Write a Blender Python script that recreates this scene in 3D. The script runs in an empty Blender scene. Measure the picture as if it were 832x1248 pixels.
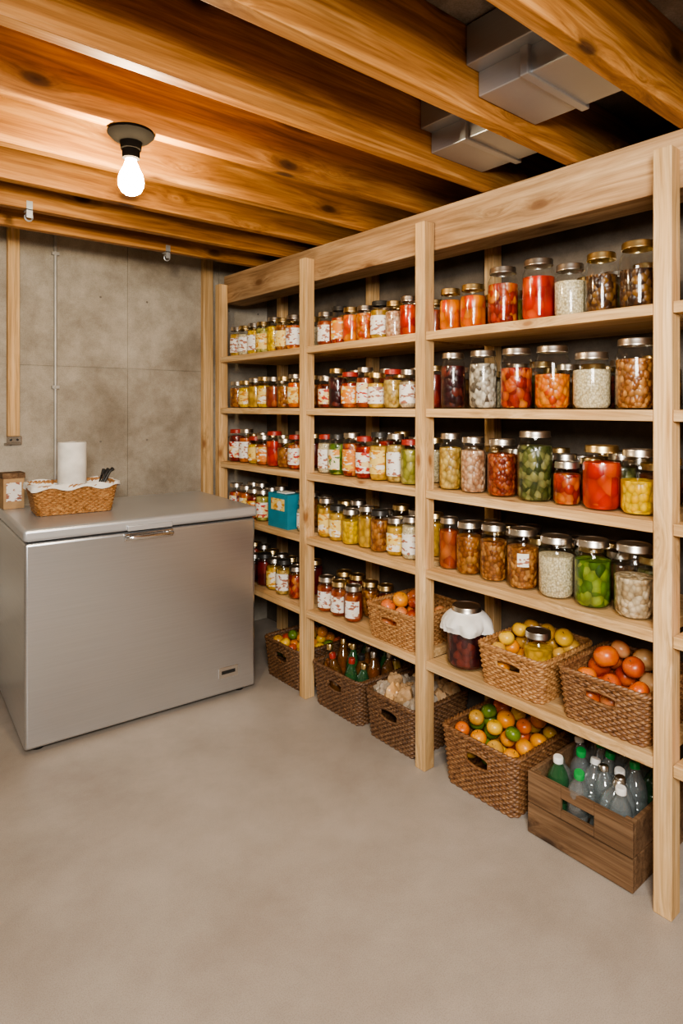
import bpy, math, random
from mathutils import Matrix, Vector, Euler, noise
R = random.Random(7)
SC = bpy.context.scene
COL = SC.collection
try:
    SC.view_settings.look = 'AgX - Medium High Contrast'
except Exception:
    pass

# ------------------------------------------------------------------ materials
MATS = {}
def newmat(name):
    m = bpy.data.materials.new(name); m.use_nodes = True
    nt = m.node_tree; nt.nodes.clear()
    out = nt.nodes.new('ShaderNodeOutputMaterial')
    MATS[name] = m
    return m, nt, out
def N(nt, t, **kw):
    n = nt.nodes.new(t)
    for k, v in kw.items():
        if k in n.inputs: n.inputs[k].default_value = v
        else: setattr(n, k, v)
    return n
def L(nt, a, b): nt.links.new(a, b)
def ramp(nt, fac, stops, interp='LINEAR'):
    r = nt.nodes.new('ShaderNodeValToRGB'); e = r.color_ramp.elements
    r.color_ramp.interpolation = interp
    while len(e) > 1: e.remove(e[-1])
    e[0].position = stops[0][0]; e[0].color = (*stops[0][1], 1)
    for p, c in stops[1:]:
        x = e.new(p); x.color = (*c, 1)
    L(nt, fac, r.inputs[0]); return r.outputs[0]
def mapping(nt, scale):
    g = N(nt, 'ShaderNodeNewGeometry'); mp = N(nt, 'ShaderNodeMapping')
    mp.inputs['Scale'].default_value = scale
    L(nt, g.outputs['Position'], mp.inputs[0]); return mp.outputs[0]
def mth(nt, op, a, b=None):
    n = nt.nodes.new('ShaderNodeMath'); n.operation = op
    for i, v in enumerate((a, b)):
        if v is None: continue
        if isinstance(v, bpy.types.NodeSocket): L(nt, v, n.inputs[i])
        else: n.inputs[i].default_value = v
    return n.outputs[0]
def mix(nt, fac, a, b, mode='MIX'):
    n = nt.nodes.new('ShaderNodeMix'); n.data_type = 'RGBA'; n.blend_type = mode
    for i, v in ((0, fac), (6, a), (7, b)):
        if hasattr(v, 'links') or isinstance(v, bpy.types.NodeSocket): L(nt, v, n.inputs[i])
        else: n.inputs[i].default_value = v if i == 0 else (*v, 1)
    return n.outputs[2]
def principled(nt, out, color, rough=.5, metal=0, bump=None, bstr=.3, bdist=.002, spec=.5):
    p = N(nt, 'ShaderNodeBsdfPrincipled')
    if isinstance(color, bpy.types.NodeSocket): L(nt, color, p.inputs['Base Color'])
    else: p.inputs['Base Color'].default_value = (*color, 1)
    if isinstance(rough, bpy.types.NodeSocket): L(nt, rough, p.inputs['Roughness'])
    else: p.inputs['Roughness'].default_value = rough
    p.inputs['Metallic'].default_value = metal
    p.inputs['Specular IOR Level'].default_value = spec
    if bump is not None:
        b = N(nt, 'ShaderNodeBump'); b.inputs['Strength'].default_value = bstr
        b.inputs['Distance'].default_value = bdist
        L(nt, bump, b.inputs['Height']); L(nt, b.outputs[0], p.inputs['Normal'])
    L(nt, p.outputs[0], out.inputs[0]); return p

def plain(name, col, rough=.5, metal=0, spec=.5):
    m, nt, out = newmat(name); 
    n = N(nt, 'ShaderNodeTexNoise'); n.inputs['Scale'].default_value = 18
    L(nt, mapping(nt, (1, 1, 1)), n.inputs['Vector'])
    c = ramp(nt, n.outputs[0], [(.3, tuple(x*.88 for x in col)), (.7, tuple(min(1, x*1.08) for x in col))])
    principled(nt, out, c, rough, metal, spec=spec); return m

def wood(name, dark, mid, light, axis, rough=.6, knotcol=None, along=1.3, across=22, kthr=.09, blotch=.72, ka=2.2, kb=5.0):
    m, nt, out = newmat(name)
    g = N(nt, 'ShaderNodeNewGeometry'); sp = N(nt, 'ShaderNodeSeparateXYZ'); L(nt, g.outputs['Position'], sp.inputs[0])
    oth = [i for i in range(3) if i != axis]
    A = sp.outputs[axis]; B = mth(nt, 'ADD', sp.outputs[oth[0]], sp.outputs[oth[1]])
    wob = N(nt, 'ShaderNodeTexNoise'); wob.inputs['Scale'].default_value = 9; L(nt, g.outputs['Position'], wob.inputs['Vector'])
    Bw = mth(nt, 'ADD', B, mth(nt, 'MULTIPLY', wob.outputs[0], .02))
    cv = N(nt, 'ShaderNodeCombineXYZ'); L(nt, mth(nt, 'MULTIPLY', A, ka), cv.inputs[0]); L(nt, mth(nt, 'MULTIPLY', Bw, kb), cv.inputs[1])
    vo = N(nt, 'ShaderNodeTexVoronoi'); vo.voronoi_dimensions = '2D'; vo.inputs['Scale'].default_value = 1
    L(nt, cv.outputs[0], vo.inputs['Vector'])
    dist = vo.outputs['Distance']
    fall = mth(nt, 'EXPONENT', mth(nt, 'MULTIPLY', dist, -7.0))
    off = mth(nt, 'MULTIPLY', fall, .035)
    # grain coordinates bend round each knot
    cg = N(nt, 'ShaderNodeCombineXYZ')
    for i in range(3):
        if i == axis: L(nt, sp.outputs[i], cg.inputs[i])
        else: L(nt, mth(nt, 'ADD', sp.outputs[i], off), cg.inputs[i])
    def mp_(s):
        mp = N(nt, 'ShaderNodeMapping'); mp.inputs['Scale'].default_value = s; L(nt, cg.outputs[0], mp.inputs[0]); return mp.outputs[0]
    s = [across]*3; s[axis] = along
    n1 = N(nt, 'ShaderNodeTexNoise'); n1.inputs['Scale'].default_value = 1; n1.inputs['Detail'].default_value = 6
    n1.inputs['Roughness'].default_value = .62; n1.inputs['Distortion'].default_value = .8
    L(nt, mp_(s), n1.inputs['Vector'])
    s2 = [3.2]*3; s2[axis] = .9
    n2 = N(nt, 'ShaderNodeTexNoise'); n2.inputs['Scale'].default_value = 1.4; n2.inputs['Detail'].default_value = 4
    L(nt, mp_(s2), n2.inputs['Vector'])
    s4 = [across*5]*3; s4[axis] = along*2.5
    n4 = N(nt, 'ShaderNodeTexNoise'); n4.inputs['Scale'].default_value = 1; n4.inputs['Detail'].default_value = 3
    L(nt, mp_(s4), n4.inputs['Vector'])
    c = ramp(nt, n1.outputs[0], [(.30, dark), (.5, mid), (.70, light)])
    c2 = ramp(nt, n2.outputs[0], [(.32, (blotch, blotch*.97, blotch*.93)), (.62, (1.1, 1.08, 1.05))])
    c = mix(nt, .9, c, c2, 'MULTIPLY')
    c = mix(nt, .7, c, ramp(nt, n4.outputs[0], [(.35, (.72, .68, .62)), (.55, (1.04, 1.04, 1.04))]), 'MULTIPLY')
    k = ramp(nt, dist, [(0, (1, 1, 1)), (kthr*.5, (.85, .85, .85)), (kthr*.8, (.35, .35, .35)), (kthr*1.7, (0, 0, 0))])
    # only some cells carry a knot
    sc = N(nt, 'ShaderNodeSeparateColor'); L(nt, vo.outputs['Color'], sc.inputs[0])
    k = mth(nt, 'MULTIPLY', k, mth(nt, 'GREATER_THAN', sc.outputs[0], .40))
    c = mix(nt, k, c, knotcol or tuple(x*.35 for x in dark))
    principled(nt, out, c, rough, 0, n4.outputs[0], .25, .002, .35)
    return m

def content(name, c1, c2, c3, scale=55, rough=.35, bst=.8):
    m, nt, out = newmat(name)
    v = mapping(nt, (1, 1, .85))
    vo = N(nt, 'ShaderNodeTexVoronoi'); vo.inputs['Scale'].default_value = scale
    L(nt, v, vo.inputs['Vector'])
    sp = N(nt, 'ShaderNodeSeparateColor'); L(nt, vo.outputs['Color'], sp.inputs[0])
    c = ramp(nt, sp.outputs[0], [(.1, c1), (.5, c2), (.9, c3)])
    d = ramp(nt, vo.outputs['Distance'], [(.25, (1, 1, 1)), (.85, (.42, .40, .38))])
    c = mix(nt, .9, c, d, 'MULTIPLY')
    inv = N(nt, 'ShaderNodeMath', operation='SUBTRACT'); inv.inputs[0].default_value = 1
    L(nt, vo.outputs['Distance'], inv.inputs[1])
    principled(nt, out, c, rough, 0, inv.outputs[0], bst, .006)
    return m

def label(name, base, c1, c2):
    m, nt, out = newmat(name)
    v = mapping(nt, (1, 1, 2.0))
    n = N(nt, 'ShaderNodeTexNoise'); n.inputs['Scale'].default_value = 38; n.inputs['Detail'].default_value = 2
    L(nt, v, n.inputs['Vector'])
    n2 = N(nt, 'ShaderNodeTexNoise'); n2.inputs['Scale'].default_value = 20
    L(nt, mapping(nt, (1, 1, 1.6)), n2.inputs['Vector'])
    a = ramp(nt, n.outputs[0], [(0, (0, 0, 0)), (.56, (0, 0, 0)), (.58, (1, 1, 1))])
    b = ramp(nt, n2.outputs[0], [(0, (0, 0, 0)), (.55, (0, 0, 0)), (.57, (1, 1, 1))])
    c = mix(nt, b, base, c2); c = mix(nt, a, c, c1)
    principled(nt, out, c, .55); return m

def concrete(name, a, b, c, scale=1.2, grain=.3, rough=.7, stain=.8, bstr=.15, sscale=7, gscale=190):
    m, nt, out = newmat(name)
    v = mapping(nt, (1, 1, 1))
    n1 = N(nt, 'ShaderNodeTexNoise'); n1.inputs['Scale'].default_value = scale; n1.inputs['Detail'].default_value = 7
    n1.inputs['Roughness'].default_value = .62; n1.inputs['Distortion'].default_value = .4
    L(nt, v, n1.inputs['Vector'])
    n2 = N(nt, 'ShaderNodeTexNoise'); n2.inputs['Scale'].default_value = gscale; n2.inputs['Detail'].default_value = 3
    L(nt, v, n2.inputs['Vector'])
    n3 = N(nt, 'ShaderNodeTexNoise'); n3.inputs['Scale'].default_value = sscale; n3.inputs['Detail'].default_value = 9
    n3.inputs['Roughness'].default_value = .72
    L(nt, v, n3.inputs['Vector'])
    col = ramp(nt, n1.outputs[0], [(.34, a), (.5, b), (.66, c)])
    s = ramp(nt, n2.outputs[0], [(.36, (.62, .60, .57)), (.5, (1, 1, 1)), (.66, (1.15, 1.15, 1.15))])
    col = mix(nt, grain, col, s, 'MULTIPLY')
    s = ramp(nt, n3.outputs[0], [(.32, (.72, .70, .67)), (.6, (1.06, 1.06, 1.06))])
    col = mix(nt, stain, col, s, 'MULTIPLY')
    principled(nt, out, col, rough, 0, n3.outputs[0], bstr, .004, .4)
    return m

floor_m = concrete('floor_concrete', (.37, .315, .265), (.43, .375, .32), (.49, .435, .38), 1.2, .38, .42, .42, .08, 3.5, 330)
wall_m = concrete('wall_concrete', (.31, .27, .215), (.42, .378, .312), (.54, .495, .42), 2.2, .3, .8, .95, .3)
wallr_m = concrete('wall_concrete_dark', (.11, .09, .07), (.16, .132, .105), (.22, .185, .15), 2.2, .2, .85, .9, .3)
deck_m = concrete('subfloor_grey', (.16, .14, .115), (.27, .24, .21), (.38, .35, .31), 4, .4, .9, .9)
joist_m = wood('joist_wood', (.20, .078, .02), (.41, .185, .05), (.60, .32, .11), 0, .55, (.05, .018, .007), 1.6, 30, kthr=.12, blotch=.58)
pine = ((.50, .30, .13), (.67, .44, .215), (.80, .58, .335))
pine_y = wood('pine_along_y', *pine, 1, .55, (.30, .14, .05), 1.6, 34, kthr=.06)
pine_z = wood('pine_along_z', *pine, 2, .55, (.30, .14, .05), 1.6, 34, kthr=.07)
beam_m = wood('beam_wood', (.30, .17, .08), (.49, .31, .165), (.66, .46, .27), 1, .6, (.16, .075, .03), 1.4, 24, kthr=.12, blotch=.55)
crate_m = wood('crate_wood', (.11, .06, .032), (.21, .125, .068), (.30, .19, .11), 1, .7, (.05, .03, .02), 2, 45)

def steel(name, col, rough, metal=1.0, bs=0.0):
    m, nt, out = newmat(name)
    n = N(nt, 'ShaderNodeTexNoise'); n.inputs['Scale'].default_value = 1; n.inputs['Detail'].default_value = 3
    L(nt, mapping(nt, (3, 3, 160)), n.inputs['Vector'])
    c = ramp(nt, n.outputs[0], [(.3, tuple(x*.97 for x in col)), (.7, tuple(min(1, x*1.03) for x in col))])
    principled(nt, out, c, rough, metal, n.outputs[0], bs, .0003); return m
steel_m = steel('brushed_steel', (.66, .68, .71), .30, .92, .05)
lidst_m = steel('freezer_lid_steel', (.62, .64, .67), .36, .6)
chrome_m = steel('chrome', (.8, .8, .8), .15)
galv_m = steel('galvanised_sheet', (.46, .49, .52), .42, .7)
gold_m = steel('gold_lid', (.74, .55, .26), .33)
silver_m = steel('silver_lid', (.62, .57, .50), .33)
redlid_m = plain('red_lid', (.35, .03, .02), .4)
blacklid_m = plain('black_lid', (.03, .028, .025), .4)
black_m = plain('black_plastic', (.02, .02, .02), .5)
white_m = plain('white_paper', (.85, .84, .80), .9)
porc_m = plain('dark_fixture', (.006, .005, .004), .9, 0, .05)
greencap_m = plain('green_cap', (.02, .35, .08), .4)
pipe_m = plain('grey_pipe', (.5, .49, .46), .45, .3)
blue_m = plain('blue_carton', (.02, .24, .34), .5)
kraft_m = plain('kraft_carton', (.48, .30, .15), .7)
joint_m = plain('wall_joint', (.20, .18, .15), .9)

def wicker(name, a, b, c):
    m, nt, out = newmat(name)
    n = N(nt, 'ShaderNodeTexNoise'); n.inputs['Scale'].default_value = 70; n.inputs['Detail'].default_value = 3
    L(nt, mapping(nt, (1, 1, 1.6)), n.inputs['Vector'])
    col = ramp(nt, n.outputs[0], [(.3, a), (.5, b), (.72, c)])
    principled(nt, out, col, .55, 0, n.outputs[0], .3, .002); return m
wick_d = wicker('wicker_dark', (.07, .03, .012), (.145, .07, .03), (.24, .13, .06))
wick_b = wicker('wicker_brown', (.11, .045, .016), (.22, .10, .038), (.34, .18, .075))
wick_t = wicker('wicker_tan', (.22, .095, .03), (.40, .195, .07), (.56, .32, .13))

def clear(name, tint, refl=.05, k=.55, body=0.0):
    m, nt, out = newmat(name)
    t = N(nt, 'ShaderNodeBsdfTransparent'); t.inputs[0].default_value = (*tint, 1)
    g = N(nt, 'ShaderNodeBsdfGlossy'); g.inputs['Roughness'].default_value = .08
    lw = N(nt, 'ShaderNodeLayerWeight'); lw.inputs[0].default_value = .5
    p = N(nt, 'ShaderNodeMath', operation='POWER'); p.inputs[1].default_value = 3.0
    L(nt, lw.outputs['Facing'], p.inputs[0])
    ml = N(nt, 'ShaderNodeMath', operation='MULTIPLY_ADD'); ml.inputs[1].default_value = k; ml.inputs[2].default_value = refl
    L(nt, p.outputs[0], ml.inputs[0])
    base = t.outputs[0]
    if body:
        df = N(nt, 'ShaderNodeBsdfDiffuse'); df.inputs[0].default_value = (*tint, 1)
        m0 = N(nt, 'ShaderNodeMixShader'); m0.inputs[0].default_value = body
        L(nt, t.outputs[0], m0.inputs[1]); L(nt, df.outputs[0], m0.inputs[2]); base = m0.outputs[0]
    mx = N(nt, 'ShaderNodeMixShader'); L(nt, ml.outputs[0], mx.inputs[0])
    L(nt, base, mx.inputs[1]); L(nt, g.outputs[0], mx.inputs[2]); L(nt, mx.outputs[0], out.inputs[0])
    return m
glass_m = clear('jar_glass', (.97, .98, .97), .045, .42)
plastic_m = clear('clear_plastic', (.86, .91, .92), .13, .65, .10)
gplastic_m = clear('green_plastic', (.20, .60, .28), .12, .5, .12)
amber_m = clear('amber_glass', (.55, .25, .06), .12, .5, .2)

C = {}
def cc(k, *a, **kw): C[k] = content('food_'+k, *a, **kw)
cc('tomato', (.45, .012, .006), (.60, .03, .008), (.72, .09, .015), scale=26, rough=.25, bst=.5)
cc('redmix', (.22, .012, .006), (.48, .04, .012), (.64, .20, .03), scale=45)
cc('orange', (.68, .13, .01), (.83, .26, .015), (.76, .07, .012), scale=28, rough=.25, bst=.5)
cc('carrot', (.75, .17, .015), (.83, .30, .03), (.58, .07, .012), scale=60)
cc('cream', (.76, .64, .40), (.88, .78, .54), (.68, .56, .32), scale=170, bst=.3)
cc('mushroom', (.12, .095, .07), (.52, .46, .36), (.74, .68, .56), scale=60)
cc('darkbrown', (.04, .016, .008), (.10, .04, .014), (.24, .11, .025), scale=60)
cc('plum', (.03, .006, .01), (.07, .012, .016), (.17, .03, .02), scale=45)
cc('beans', (.22, .07, .018), (.38, .14, .035), (.55, .26, .08), scale=75)
cc('redbeans', (.18, .02, .008), (.32, .05, .016), (.48, .13, .04), scale=75)
cc('pinkbeans', (.48, .24, .13), (.64, .37, .22), (.76, .53, .36), scale=75)
cc('pasta', (.56, .36, .08), (.72, .52, .16), (.46, .27, .06), scale=60)
cc('olive', (.04, .055, .012), (.11, .125, .03), (.27, .26, .09), scale=50)
cc('green', (.035, .09, .008), (.12, .22, .015), (.30, .36, .05), scale=42)
cc('yellow', (.82, .46, .005), (.90, .60, .01), (.86, .52, .01), scale=60)
cc('chick', (.44, .31, .17), (.60, .46, .28), (.72, .58, .40), scale=70)
cc('mustard', (.60, .33, .03), (.76, .47, .07), (.68, .38, .04), scale=40, bst=.3)
cc('sauce', (.32, .045, .012), (.42, .08, .02), (.50, .14, .035), scale=30, bst=.3)
cc('chutney', (.25, .075, .012), (.42, .155, .03), (.54, .24, .05), scale=60)
cc('jam', (.12, .007, .006), (.20, .012, .01), (.30, .03, .014), scale=20, bst=.2)
cc('pickle', (.28, .27, .04), (.46, .42, .08), (.58, .51, .16), scale=40)
LB = [label('label_red', (.84, .80, .72), (.50, .04, .02), (.80, .62, .28)),
      label('label_yellow', (.84, .62, .18), (.62, .26, .02), (.85, .80, .66)),
      label('label_white', (.86, .84, .80), (.38, .16, .10), (.84, .78, .66)),
      label('label_orange', (.72, .24, .03), (.85, .78, .64), (.80, .50, .05)),
      label('label_green', (.80, .74, .54), (.12, .22, .05), (.75, .32, .05))]
fr = {}
def fruit_mat(k, a, b):
    m, nt, out = newmat('skin_'+k)
    n = N(nt, 'ShaderNodeTexNoise'); n.inputs['Scale'].default_value = 16; n.inputs['Detail'].default_value = 3
    L(nt, mapping(nt, (1, 1, 1)), n.inputs['Vector'])
    principled(nt, out, ramp(nt, n.outputs[0], [(.35, a), (.65, b)]), .33, 0, n.outputs[0], .1, .002); fr[k] = m
fruit_mat('orange', (.80, .24, .01), (.90, .40, .03)); fruit_mat('red', (.34, .03, .012), (.58, .12, .025))
fruit_mat('green', (.07, .15, .012), (.22, .30, .03)); fruit_mat('onion', (.60, .30, .10), (.80, .53, .26))
fruit_mat('potato', (.50, .25, .035), (.70, .41, .08)); fruit_mat('tomato', (.56, .075, .01), (.76, .20, .03))
fruit_mat('blush', (.78, .40, .17), (.72, .18, .05))
fruit_mat('lemon', (.80, .44, .03), (.90, .58, .06))
bag_m = plain('grey_bag', (.40, .33, .25), .6)

# ------------------------------------------------------------------ mesh builder
class MB:
    def __init__(s): s.v = []; s.f = []; s.m = []; s.mats = []
    def mi(s, m):
        if m not in s.mats: s.mats.append(m)
        return s.mats.index(m)
    def add(s, vs, fs, mat, M=None):
        o = len(s.v); i = s.mi(mat)
        if M is not None: vs = [M @ Vector(p) for p in vs]
        s.v.extend([tuple(p) for p in vs])
        for f in fs: s.f.append(tuple(a+o for a in f)); s.m.append(i)
    def box(s, x0, x1, y0, y1, z0, z1, mat, M=None):
        vs = [(x0,y0,z0),(x1,y0,z0),(x1,y1,z0),(x0,y1,z0),(x0,y0,z1),(x1,y0,z1),(x1,y1,z1),(x0,y1,z1)]
        s.add(vs, [(0,3,2,1),(4,5,6,7),(0,1,5,4),(1,2,6,5),(2,3,7,6),(3,0,4,7)], mat, M)
    def lathe(s, prof, c, mat, seg=20, a0=None, a1=None, M=None, mod=None):
        full = a0 is None
        n = seg if full else seg+1
        vs = []
        for (r, z) in prof:
            for i in range(n):
                a = 2*math.pi*i/seg if full else a0+(a1-a0)*i/seg
                rr = r if mod is None else r*mod(a, z)
                vs.append((c[0]+rr*math.cos(a), c[1]+rr*math.sin(a), c[2]+z))
        fs = []
        for j in range(len(prof)-1):
            for i in range(n if full else n-1):
                k = (i+1) % n
                fs.append((j*n+i, j*n+k, (j+1)*n+k, (j+1)*n+i))
        s.add(vs, fs, mat, M)
    def tube(s, pts, r, mat, closed=False, n=6, M=None):
        pts = [Vector(p) for p in pts]; N_ = len(pts); vs = []
        for i, p in enumerate(pts):
            a = pts[(i-1) % N_] if (closed or i > 0) else p
            b = pts[(i+1) % N_] if (closed or i < N_-1) else p
            t = (b-a).normalized()
            up = Vector((0, 0, 1)) if abs(t.z) < .9 else Vector((1, 0, 0))
            u = t.cross(up).normalized(); w = u.cross(t)
            rr = r[i] if isinstance(r, list) else r
            for k in range(n):
                q = 2*math.pi*k/n
                vs.append(p+u*(rr*math.cos(q))+w*(rr*math.sin(q)))
        fs = []
        for i in range(N_ if closed else N_-1):
            j = (i+1) % N_
            for k in range(n):
                l = (k+1) % n
                fs.append((i*n+k, i*n+l, j*n+l, j*n+k))
        if not closed:
            fs.append(tuple(range(n-1, -1, -1))); fs.append(tuple((N_-1)*n+k for k in range(n)))
        s.add(vs, fs, mat, M)
    def build(s, name, parent=None, origin=None, bevel=0, flat=False, sharp=38):
        if origin is None:
            xs = [p[0] for p in s.v]; ys = [p[1] for p in s.v]; zs = [p[2] for p in s.v]
            origin = ((min(xs)+max(xs))/2, (min(ys)+max(ys))/2, min(zs))
        ox, oy, oz = origin
        me = bpy.data.meshes.new(name)
        me.from_pydata([(x-ox, y-oy, z-oz) for x, y, z in s.v], [], s.f)
        for m in s.mats: me.materials.append(m)
        me.polygons.foreach_set('material_index', s.m)
        if not flat:
            me.polygons.foreach_set('use_smooth', [True]*len(s.f))
            me.set_sharp_from_angle(angle=math.radians(sharp))
        me.update()
        ob = bpy.data.objects.new(name, me); COL.objects.link(ob)
        if parent is not None:
            ob.parent = parent
            ob.location = Vector(origin)-parent.location
        else: ob.location = origin
        if bevel:
            b = ob.modifiers.new('bevel', 'BEVEL'); b.width = bevel; b.segments = 2; b.limit_method = 'ANGLE'
        return ob
def empty(name, loc):
    e = bpy.data.objects.new(name, None); e.location = loc; e.empty_display_size = .1; COL.objects.link(e); return e

# ------------------------------------------------------------------ room
XW, YB, XL, YF, ZC = 2.26, 3.50, -1.7, -1.6, 2.39
def slab(name, x0, x1, y0, y1, z0, z1, mat, bevel=0, parent=None):
    b = MB(); b.box(x0, x1, y0, y1, z0, z1, mat); return b.build(name, parent, bevel=bevel, flat=True)
slab('floor', XL-.1, XW+.1, YF-.1, YB+.1, -.1, 0, floor_m)
slab('ceiling', XL-.1, XW+.1, YF-.1, YB+.1, ZC, ZC+.08, deck_m)
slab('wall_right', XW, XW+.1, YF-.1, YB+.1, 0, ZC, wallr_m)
slab('wall_left', XL-.1, XL, YF-.1, YB+.1, 0, ZC, wall_m)
slab('wall_front', XL, XW, YF-.1, YF, 0, ZC, wall_m)
b = MB()
b.box(XL, XW, YB+.006, YB+.1, 0, ZC, wall_m)
xs = [XL, -.9, -.15, .58, 1.324, 1.90, XW]; zs = [0, .80, 1.61, ZC]; g = .0026
for i in range(len(xs)-1):
    for j in range(len(zs)-1):
        b.box(xs[i]+g, xs[i+1]-g, YB, YB+.01, zs[j]+g, zs[j+1]-g, wall_m)
for i in range(len(xs)-1):
    for j in range(len(zs)-1):
        for fx in (.2, .8):
            cx = xs[i]+(xs[i+1]-xs[i])*fx; cz = zs[j]+(zs[j+1]-zs[j])*.5
            b.lathe([(0, 0), (.006, 0), (.006, .0012), (0, .0012)], (0, 0, 0), joint_m, 12,
                    M=Matrix.Translation((cx, YB+.0008, cz)) @ Matrix.Rotation(math.pi/2, 4, 'X'))
b.build('wall_back', flat=True)

for y in (-1.35, -1.0, -.66, -.32, .02, .36, .70, 1.045, 1.375, 1.70, 2.03, 2.35, 2.66, 2.95):
    slab('ceiling_joist', XL, XW, y, y+.042, 2.17, ZC, joist_m, .003)
d = empty('air_duct', (1.42, 1.1, 2.2))
b = MB()
for y0, y1, dx in ((.745, 1.042, .06), (1.09, 1.372, .24)):
    b.box(1.22+dx, 1.60+dx, y0, y1, 2.28, 2.385, galv_m)
    b.box(1.27+dx, 1.53+dx, y0, y1, 2.215, 2.282, galv_m)
    b.box(1.255+dx, 1.545+dx, (y0+y1)/2-.012, (y0+y1)/2+.012, 2.208, 2.285, galv_m)
b.build('duct_sections', d, bevel=.003, flat=True)

slab('wall_stud', 1.778, 1.842, YB-.04, YB, 0, ZC, pine_z, .003)
b = MB(); b.box(.708, .762, YB-.04, YB, 1.25, ZC, pine_z); ob = b.build('wall_stud', bevel=.003, flat=True)
b = MB()
b.box(.70, .77, YB-.045, YB, 1.215, 1.25, chrome_m); b.box(.695, .775, YB-.02, YB, 1.205, 1.215, chrome_m)
for x in (.72, .75): b.lathe([(0, 0), (.006, 0), (.006, .004), (0, .005)], (0,0,0), black_m, 10, M=Matrix.Translation((x, YB-.045, 1.232)) @ Matrix.Rotation(math.pi/2, 4, 'X'))
b.build('stud_bracket', bevel=.002, flat=True)
b = MB()
b.tube([(.938, YB-.012, z) for z in (.3, 1.2, 2.38)], .0085, pipe_m, n=12)
for z in (1.5, 2.2):
    b.box(.920, .956, YB-.022, YB, z-.008, z+.008, pipe_m)
b.build('electrical_conduit')
for (x, y) in ((1.32, 2.95), (.62, 2.66)):
    b = MB(); b.box(x-.011, x+.011, y-.004, y, 2.135, 2.20, galv_m); b.box(x-.011, x+.011, y-.004, y+.044, 2.165, 2.169, galv_m)
    b.tube([(x+.014*math.cos(a), y+.012, 2.14+.014*math.sin(a)) for a in [i*math.pi/8 for i in range(16)]], .0035, galv_m, True, 6)
    b.build('pipe_hanger', flat=True)

# ------------------------------------------------------------------ light fixture
lx, ly = .665, 1.73
lf = empty('bare_bulb_light_fixture', (lx, ly, 2.17))
b = MB()
b.lathe([(0, 0), (.062, 0), (.064, -.008), (.05, -.022), (.03, -.03), (.028, -.05), (.024, -.052), (.024, -.075), (.018, -.078), (0, -.078)][::-1], (lx, ly, 2.17), porc_m, 28)
b.build('socket', lf)
m, nt, out = newmat('bulb_glow'); e = N(nt, 'ShaderNodeEmission'); e.inputs[0].default_value = (1, .80, .52, 1); e.inputs[1].default_value = 620
L(nt, e.outputs[0], out.inputs[0]); bulb_m = m
b = MB()
b.lathe([(0, -.178), (.014, -.176), (.026, -.168), (.034, -.152), (.035, -.138), (.031, -.12), (.021, -.1), (.015, -.085), (.014, -.074)], (lx, ly, 2.17), bulb_m, 24)
b.build('bulb', lf)

# ------------------------------------------------------------------ shelving unit
XF = 1.77
SZ = (1.685, 1.39, 1.08, .775, .425)
su = empty('shelving_unit', (2.0, 1.7, 0))
PY = (-.14, .737, 1.642, 2.41, 3.25)
for i, y in enumerate(PY):
    slab('post_%d' % (i+1), XF, XF+.055, y, y+.05, 0, 2.11, pine_z, .003, su)
    slab('rear_post_%d' % (i+1), XW-.06, XW-.005, y, y+.05, 0, 2.13, pine_z, .003, su)
for i, z in enumerate(SZ):
    for k in range(4):
        y0, y1 = PY[k]+.052, PY[k+1]-.002
        slab('shelf_board_%d_%d' % (i+1, k+1), XF+.004, XW-.062, y0, y1, z-.032, z, pine_y, .002, su)
slab('header_beam', XF+.057, XF+.20, -.9, 3.30, 2.005, 2.168, beam_m, .004, su)
slab('header_board', XF+.20, XW-.06, -.9, 3.30, 2.10, 2.125, beam_m, 0, su)

# ------------------------------------------------------------------ jars
def jar(b, x, y, z, r, h, food, lid=gold_m, lab=None, fill=.84, seg=22, wide=.84, M=None):
    nz = h-.024
    prof = [(0, .001), (r*.86, 0), (r*.97, .006), (r, .016), (r, nz*.80), (r*.975, nz*.86), (r*wide*1.03, nz*.94), (r*wide*.97, nz*.965), (r*wide*.97, h-.006)]
    b.lathe(prof, (x, y, z), glass_m, seg, M=M)
    q = .945; ft = fill*nz
    cp = [(0, .005), (r*.84*q, .005), (r*q, .018), (r*q, min(ft, nz*.80))]
    if ft > nz*.82: cp.append((r*q*.96, ft))
    cp += [(r*.5, ft+.003), (0, ft+.001)]
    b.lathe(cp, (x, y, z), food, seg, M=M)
    lr = r*wide*1.04
    b.lathe([(lr*.96, h-.021), (lr*1.01, h-.0205), (lr*1.01, h-.017), (lr*.985, h-.015), (lr*.985, h-.004), (lr*.95, h), (lr*.86, h), (lr*.84, h-.0015), (0, h-.001)], (x, y, z), lid, seg, M=M)
    if lab:
        a = math.radians(205)+R.uniform(-.25, .25); w = R.uniform(.75, 1.25)
        b.lathe([(r*1.012, nz*.16), (r*1.012, nz*.72)], (x, y, z), lab, 14, a-w, a+w, M=M)

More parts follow.
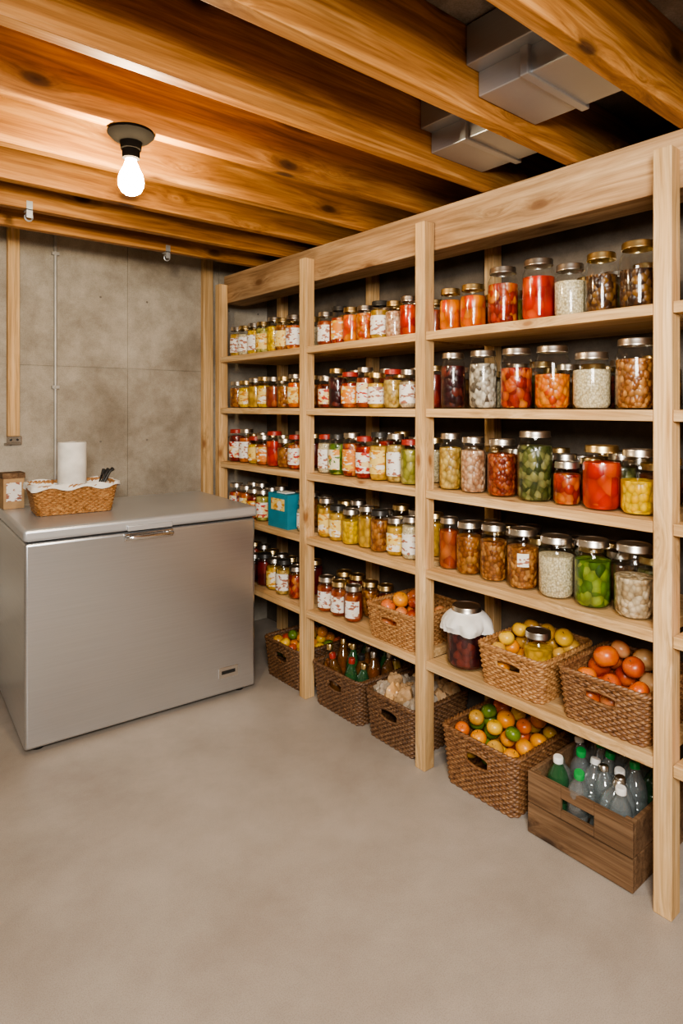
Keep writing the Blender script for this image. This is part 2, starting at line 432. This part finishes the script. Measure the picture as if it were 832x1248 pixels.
near = [
 (0, [(1.594, .043, .165, 'orange', 'pickled_pepper_jar', 0, .85), (1.485, .049, .165, 'orange', 'apricot_jar', 0, .86), (1.352, .054, .205, 'redmix', 'red_pepper_jar', 1, .80),
      (1.208, .055, .208, 'tomato', 'tomato_jar', 1, .80), (1.092, .050, .172, 'cream', 'rice_jar', 1, .78), (.986, .049, .188, 'darkbrown', 'dried_mushroom_jar', 0, .72), (.871, .054, .200, 'darkbrown', 'olive_jar', 0, .66)]),
 (1, [(1.582, .048, .213, 'plum', 'plum_jar', 1, .86), (1.44, .052, .212, 'mushroom', 'mushroom_jar', 1, .87), (1.296, .056, .210, 'redmix', 'chili_bean_jar', 1, .76),
      (1.156, .058, .208, 'carrot', 'carrot_jar', 1, .62), (1.018, .058, .178, 'cream', 'rice_jar', 1, .80), (.880, .057, .210, 'beans', 'bean_jar', 1, .80)]),
 (2, [(1.594, .045, .215, 'pasta', 'pasta_jar', 1, .84), (1.484, .048, .205, 'pinkbeans', 'pink_bean_jar', 1, .86), (1.356, .053, .203, 'redbeans', 'red_bean_jar', 1, .84),
      (1.222, .060, .235, 'olive', 'pickled_herb_jar', 1, .88), (1.103, .045, .140, 'redmix', 'salsa_jar', 1, .86), (.985, .058, .198, 'tomato', 'tomato_jar', 0, .84), (.870, .052, .192, 'yellow', 'corn_jar', 1, .60)]),
 (3, [(1.60, .040, .195, 'sauce', 'tomato_sauce_jar', 1, .85), (1.505, .048, .192, 'chutney', 'chutney_jar', 1, .84), (1.392, .050, .200, 'beans', 'bean_jar', 1, .80),
      (1.270, .055, .203, 'beans', 'spiced_bean_jar', 1, .78), (1.142, .058, .197, 'cream', 'flour_jar', 1, .78), (1.014, .056, .208, 'green', 'pickle_jar', 1, .78), (.884, .057, .215, 'chick', 'chickpea_jar', 1, .62)]),
]
for si, rw in near:
    for (y, r, h, food, nm, lid, fl) in rw:
        b = MB(); jar(b, XF+.095, y, SZ[si], r, h, C[food], (gold_m, silver_m)[lid], None, fl, 28)
        if nm == 'spiced_bean_jar':
            a = math.radians(215); b.lathe([(r*1.012, h*.40), (r*1.012, h*.62)], (XF+.095, y, SZ[si]), LB[2], 8, a-.35, a+.35)
        b.build(nm)
def row(name, y0, y1, x, z, foods, labs, hs, rs, lids, seg=18, lowfill=False):
    b = MB(); y = y0; i = 0
    while True:
        r = R.uniform(*rs)
        if y - 2*r < y1: break
        h = R.uniform(*hs)
        lb = labs[i % len(labs)] if labs else None
        jar(b, x+R.uniform(-.006, .006), y-r, z, r, h, C[foods[i % len(foods)]], lids[i % len(lids)], lb, R.uniform(.8, .92), seg)
        y -= 2*r+R.uniform(.004, .012); i += 1
    b.build(name)
for si, fs in ((0, ['beans', 'plum', 'pickle', 'jam']), (1, ['darkbrown', 'cream', 'plum', 'olive']), (2, ['plum', 'darkbrown', 'olive', 'jam']), (3, ['plum', 'chutney', 'darkbrown', 'olive'])):
    row('stored_jars', 1.63, .80, XF+.225, SZ[si], fs, None, (.14, .17), (.042, .05), [silver_m, gold_m])
    row('stored_jars', 1.63, .80, XF+.335, SZ[si], fs[::-1], None, (.14, .17), (.042, .05), [silver_m, gold_m], 14)
for si, fs in ((0, ['redmix', 'cream', 'tomato']), (1, ['olive', 'darkbrown', 'beans']), (2, ['pasta', 'green', 'tomato']), (3, ['carrot', 'orange', 'beans'])):
    row('stored_jars', .73, -.07, XF+.10, SZ[si], fs, None, (.16, .20), (.048, .056), [silver_m, gold_m], 24)
row('stored_jars', .73, -.07, XF+.10, SZ[4], ['orange', 'chutney'], None, (.16, .2), (.05, .056), [gold_m], 24)
Wl, Rl, Yl, Ol, Gl = LB[2], LB[0], LB[1], LB[3], LB[4]
mid = [(0, ['sauce', 'redmix', 'orange', 'carrot', 'mustard', 'pinkbeans', 'tomato'], [Wl, Ol, None, None, Wl, None, None], (.155, .18), [silver_m, blacklid_m, gold_m]),
       (1, ['jam', 'plum', 'redmix', 'sauce', 'mustard', 'pasta', 'chick'], [Rl, None, Ol, Rl, Wl, None, Wl], (.15, .185), [silver_m, gold_m, redlid_m]),
       (2, ['cream', 'green', 'redmix', 'tomato', 'mustard', 'pasta', 'pickle'], [Wl, Gl, Ol, Rl, Yl, Wl, None], (.175, .21), [redlid_m, blacklid_m, silver_m]),
       (3, ['mustard', 'mustard', 'yellow', 'mustard', 'chutney', 'mustard', 'cream'], [Yl, Yl, None, None, None, Yl, Wl], (.155, .19), [silver_m, blacklid_m, silver_m])]
for si, fs, lb, hs, lids in mid:
    row('preserve_jars', 2.40, 1.70, XF+.085, SZ[si], fs, lb, hs, (.040, .045), lids, 20)
    row('preserve_jars', 2.40, 1.70, XF+.20, SZ[si], fs[::-1], [None], hs, (.042, .046), [gold_m, silver_m], 14)
row('preserve_jars', 2.40, 2.02, XF+.085, SZ[4], ['sauce', 'sauce', 'sauce', 'chutney'], [Wl, Wl, Wl, Wl], (.155, .175), (.042, .046), [silver_m, gold_m], 20)
row('preserve_jars', 2.40, 2.02, XF+.20, SZ[4], ['chutney', 'jam'], [None], (.15, .17), (.042, .046), [gold_m], 14)
far = [(0, ['mustard', 'cream', 'yellow', 'pickle', 'yellow', 'chutney', 'carrot', 'mustard'], [Wl, Wl, Wl, Yl, None, Yl], (.165, .19), [silver_m, gold_m]),
       (1, ['chutney', 'yellow', 'mustard', 'yellow', 'sauce', 'chutney', 'orange'], [None, Yl, None, Yl, None], (.15, .18), [silver_m, gold_m]),
       (2, ['jam', 'redmix', 'yellow', 'sauce', 'tomato', 'chutney', 'redmix'], [Rl, Wl, Yl, Ol, None, None], (.15, .19), [redlid_m, silver_m]),
       (4, ['jam', 'plum', 'plum', 'jam', 'mustard', 'pasta', 'redmix'], [None, None, None, None, Yl, Wl], (.15, .18), [silver_m, blacklid_m])]
for si, fs, lb, hs, lids in far:
    row('canned_fruit_jars', 3.235, 2.475, XF+.085, SZ[si], fs, lb, hs, (.043, .047), lids, 18)
    row('canned_fruit_jars', 3.235, 2.475, XF+.20, SZ[si], fs[::-1], [None], hs, (.042, .046), [gold_m, silver_m], 14)
row('canned_fruit_jars', 3.235, 2.80, XF+.085, SZ[3], ['redmix', 'carrot', 'redmix', 'pickle'], [Rl, Yl, Ol], (.16, .18), (.04, .044), [silver_m], 18)
row('canned_fruit_jars', 2.575, 2.475, XF+.085, SZ[3], ['cream'], [Wl], (.15, .16), (.04, .042), [silver_m], 18)
row('canned_fruit_jars', 3.235, 2.475, XF+.20, SZ[3], ['chutney', 'yellow'], [None], (.16, .18), (.042, .046), [silver_m], 14)
b = MB(); z = SZ[3]
b.box(XF+.03, XF+.13, 2.60, 2.78, z, z+.175, blue_m); b.box(XF+.028, XF+.03, 2.63, 2.75, z+.09, z+.15, LB[1]); b.box(XF+.05, XF+.11, 2.65, 2.73, z+.175, z+.18, white_m)
b.build('cereal_carton', bevel=.003, flat=True)

# ------------------------------------------------------------------ baskets
def rrect(W, Ln, cr, step):
    pts = []
    hx, hy = W/2, Ln/2
    def seg(ax, ay, bx, by):
        l = math.hypot(bx-ax, by-ay); n = max(1, round(l/step))
        for i in range(n): pts.append((ax+(bx-ax)*i/n, ay+(by-ay)*i/n))
    def arc(cx, cy, a):
        n = max(2, round(cr*math.pi/2/step))
        for i in range(n):
            q = a+math.pi/2*i/n; pts.append((cx+cr*math.cos(q), cy+cr*math.sin(q)))
    seg(hx, -hy+cr, hx, hy-cr); arc(hx-cr, hy-cr, 0)
    seg(hx-cr, hy, -hx+cr, hy); arc(-hx+cr, hy-cr, math.pi/2)
    seg(-hx, hy-cr, -hx, -hy+cr); arc(-hx+cr, -hy+cr, math.pi)
    seg(-hx+cr, -hy, hx-cr, -hy); arc(hx-cr, -hy+cr, 1.5*math.pi)
    return pts
def basket(name, cx, cy, z, W, Ln, H, mat, rot=0, taper=.90, handle=True, parent=None):
    b = MB(); base = rrect(W, Ln, .03, .0052)
    n = len(base); n -= n % 6
    base = base[:n]
    nr = max(6, int(H/.0088)); rr = .0053
    Mx = Matrix.Translation((cx, cy, z)) @ Matrix.Rotation(rot, 4, 'Z')
    for k in range(nr):
        zz = .006+k*(H-.012)/(nr-1); s = taper+(1-taper)*zz/H
        fz = zz/H; slot = handle and .58 < fz < .80
        pts = []
        for i, (x, y) in enumerate(base):
            w = 1+.0036/max(.05, math.hypot(x, y))*math.cos(2*math.pi*i/6+math.pi*(k % 2))
            pts.append((x*s*w, y*s*w, zz))
        if slot:
            idx = [i for i, (x, y) in enumerate(base) if not (x < -W*.4 and abs(y) < .048)]
            st = 0
            for q in range(len(idx)-1):
                if idx[q+1]-idx[q] > 1: st = q+1
            order = idx[st:]+idx[:st]
            b.tube([pts[i] for i in order], rr, mat, False, 5, Mx)
        else: b.tube(pts, rr, mat, True, 5, Mx)
    for i in range(0, n, 6):
        x, y = base[i]; 
        if handle and x < -W*.4 and abs(y) < .05: continue
        b.tube([(x*taper, y*taper, 0), (x, y, H)], .0035, mat, False, 5, Mx)
    big = rrect(W, Ln, .03, .006); m_ = len(big)
    for ph in (0, math.pi*2/3, math.pi*4/3):
        pts = []
        for i, (x, y) in enumerate(big):
            a = 2*math.pi*round(m_/9)*i/m_+ph; l = math.hypot(x, y)
            w = 1+.005*math.cos(a)/l
            pts.append((x*w, y*w, H+.003+.005*math.sin(a)))
        b.tube(pts, .0055, mat, True, 6, Mx)
    if handle:
        s = taper+(1-taper)*.7; xx = -W/2*s-.002; z0, z1 = H*.57, H*.81
        sl = [(xx, .048*math.cos(a)*(1.08), (z0+z1)/2+(z1-z0)/2*math.sin(a)) for a in [i*math.pi/10 for i in range(20)]]
        sl = [(p[0], max(-.05, min(.05, p[1]*1.2)), p[2]) for p in sl]
        b.tube(sl, .0052, mat, True, 6, Mx)
    bs = rrect(W*taper, Ln*taper, .03, .03)
    vs = [(x, y, .008) for x, y in bs]+[(x, y, .002) for x, y in bs]; q = len(bs)
    b.add(vs, [tuple(range(q)), tuple(range(2*q-1, q-1, -1))], mat, Mx)
    b.build('basket_body' if parent else name, parent)
    return Mx
def rotm(): return Euler((R.uniform(-.7, .7), R.uniform(-.7, .7), R.uniform(0, 6.28))).to_matrix().to_4x4()
def fruit(b, p, r, mat, stem=True):
    M = Matrix.Translation(p) @ rotm()
    pr = []
    for i in range(11):
        a = -math.pi/2+math.pi*i/10
        q = .22*math.exp(-((math.pi/2-abs(a))/.28)**2)
        pr.append((r*math.cos(a)*(1.02), r*math.sin(a)*.90*(1-q)))
    pr[0] = (0, pr[0][1]); pr[-1] = (0, pr[-1][1])
    b.lathe(pr, (0, 0, 0), mat, 16, M=M)
    if stem: b.tube([(0, 0, r*.66), (r*.05, 0, r*.8), (r*.12, 0, r*.9)], r*.05, crate_m, False, 5, M)
def fruits(b, Mx, W, Ln, H, r, mats, over=1.0, rr=.2, skip=None, top=.62):
    for lay, (dz, sc) in enumerate(((-2.3*r, .90), (-.6*r, .97), (over*r, top))):
        ny = max(1, int(Ln*sc/(2*r))); nx = max(1, int(W*sc/(2*r)))
        px = min(2.3*r, (W*sc-2*r)/max(1, nx-1)); py = min(2.3*r, (Ln*sc-2*r)/max(1, ny-1))
        for i in range(nx):
            for j in range(ny):
                x = (i-(nx-1)/2)*px+R.uniform(-.12, .12)*r; y = (j-(ny-1)/2)*py+R.uniform(-.12, .12)*r
                if skip and skip(x, y): continue
                q = r*R.uniform(1-rr, 1.04)
                p = Mx @ Vector((x, y, H+dz+R.uniform(-.3, .25)*r))
                fruit(b, p, q, R.choice(mats))
def bottle(b, p, r, h, mat, cap, tilt=.35, food=None, t2=None):
    tx, ty = (R.uniform(-tilt, tilt), R.uniform(-tilt, tilt)) if t2 is None else t2
    M = Matrix.Translation(p) @ Euler((tx, ty, 0)).to_matrix().to_4x4()
    b.lathe([(0, .004), (r*.8, 0), (r, .012), (r, h*.22), (r*.93, h*.25), (r, h*.28), (r, h*.42), (r*.93, h*.45), (r, h*.48), (r, h*.62), (r*.85, h*.72), (r*.5, h*.84), (r*.4, h*.88), (r*.4, h*.93)], (0, 0, 0), mat, 18, M=M)
    if food: b.lathe([(0, .006), (r*.92, .012), (r*.92, h*.6), (r*.7, h*.7), (0, h*.72)], (0, 0, 0), food, 14, M=M)
    b.lathe([(r*.48, h*.90), (r*.48, h*.985), (r*.42, h), (0, h)], (0, 0, 0), cap, 14, M=M)
def blob(b, p, s, mat, amp=.3, seed=0):
    n = 18; m_ = 26; vs = []; fs = []
    for j in range(n+1):
        a = -math.pi/2+math.pi*j/n
        for i in range(m_):
            q = 2*math.pi*i/m_
            v = Vector((math.cos(a)*math.cos(q), math.cos(a)*math.sin(q), math.sin(a)))
            o = Vector((seed*3.1, seed*1.7, 0))
            k = 1+amp*noise.noise(v*1.3+o)+amp*.5*noise.noise(v*3.4+o)
            vs.append((p[0]+v.x*s[0]*k, p[1]+v.y*s[1]*k, p[2]+v.z*s[2]*k))
    for j in range(n):
        for i in range(m_):
            k = (i+1) % m_; fs.append((j*m_+i, j*m_+k, (j+1)*m_+k, (j+1)*m_+i))
    b.add(vs, fs, mat)

def full_basket(name, y0, y1, z, W, H, mat, fillfn, x0=XF+.012, **kw):
    cy = (y0+y1)/2; Ln = y1-y0-.015; cx = x0+W/2
    e = empty(name, (cx, cy, z))
    Mx = basket(name, cx, cy, z, W, Ln, H, mat, parent=e, **kw)
    b = MB(); fillfn(b, Mx, W-.03, Ln-.03, H); b.build('contents', e)
    return e
def f_mix(b, Mx, W, Ln, H):
    fruits(b, Mx, W, Ln, H, .030, [fr['orange'], fr['red'], fr['green'], fr['potato'], fr['lemon']], .8)
full_basket('wicker_basket_of_produce', 2.47, 2.80, 0, .34, .19, wick_d, f_mix)
def f_bott(b, Mx, W, Ln, H):
    cols = [C['sauce'], C['olive'], C['chutney'], C['pickle'], C['carrot'], C['darkbrown'], C['mustard']]; caps = [redlid_m, black_m, gold_m, gold_m, silver_m]
    for i in range(4):
        for j in range(4):
            p = Mx @ Vector(((i-1.5)*.074, (j-1.5)*.068, .03))
            bottle(b, p, .032, R.uniform(.21, .25), R.choice([glass_m, gplastic_m, amber_m, amber_m]), R.choice(caps), .12, R.choice(cols))
full_basket('wicker_basket_of_bottles', 2.03, 2.38, 0, .34, .19, wick_d, f_bott)
def f_bags(b, Mx, W, Ln, H):
    for i in range(4):
        for j in range(4):
            p = Mx @ Vector(((i-1.5)*.072, (j-1.5)*.062, H-.03+R.uniform(-.005, .03)))
            blob(b, p, (.044, .038, .048), R.choice([bag_m, bag_m, bag_m, fr['onion'], kraft_m]), .5, i*4+j)
full_basket('wicker_basket_of_paper_bags', 1.70, 2.005, 0, .34, .19, wick_d, f_bags)
def f_or(b, Mx, W, Ln, H):
    fruits(b, Mx, W, Ln, H, .034, [fr['orange'], fr['orange'], fr['orange'], fr['lemon'], fr['green'], fr['tomato'], fr['potato']], .9, top=.78)
full_basket('wicker_basket_of_oranges', 1.235, 1.575, 0, .36, .205, wick_b, f_or)
def f_tom(b, Mx, W, Ln, H): fruits(b, Mx, W, Ln, H, .034, [fr['tomato'], fr['blush'], fr['orange'], fr['red'], fr['blush']], .7)
full_basket('wicker_basket_of_tomatoes', 1.705, 2.0, SZ[4], .30, .135, wick_t, f_tom)
def f_pot(b, Mx, W, Ln, H):
    fruits(b, Mx, W, Ln, H, .032, [fr['potato'], fr['potato'], fr['orange'], fr['potato'], fr['potato'], fr['lemon']], .8, skip=lambda x, y: math.hypot(x+.05, y+.045) < .077, top=.85)
    p = Mx @ Vector((-.05, -.045, .01)); jar(b, p.x, p.y, p.z, .05, .195, C['mustard'], silver_m, None, .8, 24)
full_basket('wicker_basket_of_potatoes', 1.135, 1.41, SZ[4], .32, .135, wick_t, f_pot)
def f_oni(b, Mx, W, Ln, H): fruits(b, Mx, W, Ln, H, .037, [fr['red'], fr['blush'], fr['onion'], fr['tomato'], fr['tomato']], .8, top=.75)
full_basket('wicker_basket_of_onions', .80, 1.095, SZ[4], .32, .15, wick_b, f_oni)
jx, jy = XF+.10, 1.520
e = empty('cloth_covered_glass_jar', (jx, jy, SZ[4]))
b = MB(); jar(b, jx, jy, SZ[4], .076, .225, C['plum'], silver_m, None, .80, 32, wide=.70); b.build('jar', e)
b = MB()
def mod(a, z):
    k = max(0, (.205-z)/.06)
    v = Vector((math.cos(a)*2.2, math.sin(a)*2.2, z*14))
    return 1+k*(.32*noise.noise(v)+.16*noise.noise(v*2.7))
b.lathe([(.094, .138), (.096, .150), (.095, .162), (.090, .175), (.082, .187), (.070, .197), (.058, .203), (.056, .208)], (jx, jy, SZ[4]), white_m, 90, mod=mod)
b.build('cloth', e)

# ------------------------------------------------------------------ crate with bottles
e = empty('wooden_crate_of_bottles', (XF+.18, 1.02, 0))
b = MB(); x0, x1, y0, y1, H = XF+.012, XF+.39, .848, 1.195, .205; t = .014
b.box(x0+t, x1-t, y0+t, y1-t, .006, .018, crate_m)
b.box(x0, x0+t, y0, y1, .004, .100, crate_m)
cy = (y0+y1)/2
b.box(x0, x0+t, y0, cy-.055, .104, H, crate_m); b.box(x0, x0+t, cy+.055, y1, .104, H, crate_m)
b.box(x0, x0+t, cy-.055, cy+.055, .104, .130, crate_m); b.box(x0, x0+t, cy-.055, cy+.055, .168, H, crate_m)
for (a0, a1) in ((.004, .100), (.104, H)):
    b.box(x1-t, x1, y0, y1, a0, a1, crate_m)
    b.box(x0+t, x1-t, y0, y0+t, a0, a1, crate_m); b.box(x0+t, x1-t, y1-t, y1, a0, a1, crate_m)
for xx in (x0+t, x1-t-.02):
    for yy in (y0+t, y1-t-.02): b.box(xx, xx+.02, yy, yy+.02, .018, H-.004, crate_m)
b.build('crate', e, bevel=.0025, flat=True)
b = MB()
for i in range(5):
    for j in range(4):
        p = (x0+.06+i*.063, y0+.07+j*.068, .065+R.uniform(0, .02))
        mt = gplastic_m if (i*4+j) % 9 == 3 else plastic_m
        bottle(b, p, .033, R.uniform(.17, .20), mt, R.choice([greencap_m, silver_m, white_m, silver_m]), .28)
b.build('bottles', e)

# ------------------------------------------------------------------ chest freezer
fz = empty('chest_freezer', (.615, 2.72, 0))
fz.rotation_euler = (0, 0, math.radians(-3.6))
def fbox(name, x0, x1, y0, y1, z0, z1, mat, bev):
    b = MB(); b.box(x0, x1, y0, y1, z0, z1, mat)
    o = b.build(name, None, origin=(0, 0, 0), bevel=0)
    if bev:
        m_ = o.modifiers.new('bevel', 'BEVEL'); m_.width = bev; m_.segments = 4
    o.parent = fz; return o
FW, FD = 1.03, .70
fbox('body', 0, FW, 0, FD, .024, .850, steel_m, .012)
fbox('gasket', .012, FW-.012, .010, FD-.012, .848, .862, black_m, 0)
fbox('lid', -.006, FW+.006, -.014, FD+.004, .858, .908, lidst_m, .014)
fbox('plinth', .03, FW-.03, .03, FD-.03, .012, .03, black_m, 0)
fbox('latch_plate', .39, .61, -.008, .004, .812, .846, chrome_m, .004)
fbox('latch_cover', .40, .60, -.026, -.01, .858, .882, lidst_m, .004)
fbox('nameplate', .835, .935, -.003, .002, .10, .15, chrome_m, .001)
fbox('nameplate_text', .850, .920, -.004, -.002, .118, .134, black_m, 0)
b = MB(); b.tube([(.398, 0, .83), (.402, -.024, .83), (.425, -.034, .83), (.575, -.034, .83), (.598, -.024, .83), (.602, 0, .83)], .009, chrome_m, n=10)
o = b.build('handle', None, origin=(0, 0, 0)); o.parent = fz
b = MB()
for x in (.06, FW-.06):
    for y in (.06, FD-.06): b.lathe([(0, 0), (.022, 0), (.024, .006), (.018, .014), (.018, .026)], (x, y, 0), black_m, 16)
o = b.build('feet', None, origin=(0, 0, 0)); o.parent = fz

zt = .909
e = empty('wicker_basket_with_towels', (.90, 3.08, zt))
Mx = basket('b', .90, 3.08, zt, .24, .36, .125, wick_t, rot=math.radians(-90-6)+math.pi, parent=e, handle=False, taper=.86)
b = MB()
ring = rrect(.245, .365, .04, .008); n = len(ring); vs = []
for k, (s, z) in enumerate(((.86, .09), (.93, .125), (1.0, .139), (1.06, .134), (1.075, .118))):
    for i, (x, y) in enumerate(ring):
        w = s+.018*math.sin(i*.55)*(k/4)+.01*math.sin(i*1.3)*(k/4); dz = .008*math.sin(i*.37+k)*(k/4)
        vs.append((x*w, y*w, z+dz))
fs = [(k*n+i, k*n+(i+1) % n, (k+1)*n+(i+1) % n, (k+1)*n+i) for k in range(4) for i in range(n)]
fs.append(tuple(range(n)))
b.add(vs, fs, white_m, Mx); b.build('cloth_liner', e)
b = MB(); b.lathe([(.02, 0), (.062, 0), (.064, .004), (.064, .226), (.062, .23), (.022, .23), (.02, .226), (.02, .1)], (.905, 3.09, zt+.092), white_m, 32)
b.build('paper_towel_roll', e)
b = MB()
for k in range(3):
    b.tube([(1.00+.012*k, 3.04+.01*k, zt+.09), (1.03+.02*k, 3.05, zt+.16+.008*k), (1.045+.02*k, 3.06, zt+.185)], [.007, .006, .011], black_m, n=8)
b.build('utensils', e)
b = MB()
x0, y0 = .658, 3.31; cw = .09
b.box(x0, x0+cw, y0, y0+.09, zt, zt+.16, kraft_m); b.box(x0-.004, x0+cw+.004, y0-.004, y0+.094, zt+.145, zt+.17, crate_m)
b.box(x0+.012, x0+cw-.012, y0-.001, y0, zt+.035, zt+.125, LB[2]); b.box(x0+cw, x0+cw+.001, y0+.01, y0+.08, zt+.035, zt+.125, LB[2])
b.build('storage_canister', bevel=.003, flat=True)

# ------------------------------------------------------------------ lights
def area(name, loc, target, size, power, col, sy=None):
    l = bpy.data.lights.new(name, 'AREA'); l.energy = power; l.color = col; l.size = size
    if sy: l.shape = 'RECTANGLE'; l.size_y = sy
    o = bpy.data.objects.new(name, l); COL.objects.link(o); o.location = loc
    o.rotation_euler = (Vector(target)-Vector(loc)).to_track_quat('-Z', 'Y').to_euler(); return o
area('fill_light', (-.15, -.35, 1.95), (1.7, 1.7, .7), .7, 102, (1, .95, .88))  # soft fill added behind the camera for even front light, no visible lamp
w = bpy.data.worlds.new('world'); SC.world = w; w.use_nodes = True
w.node_tree.nodes['Background'].inputs[0].default_value = (.9, .85, .8, 1); w.node_tree.nodes['Background'].inputs[1].default_value = .2

# ------------------------------------------------------------------ camera
cd = bpy.data.cameras.new('camera'); cam = bpy.data.objects.new('camera', cd); COL.objects.link(cam)
cam.location = (0, 0, 1.4); cam.rotation_euler = (math.radians(90), 0, math.radians(-39.6))
cd.sensor_width = 36; cd.lens = 763*36/1248; cd.shift_y = -129/1248; cd.clip_start = .02
SC.camera = cam
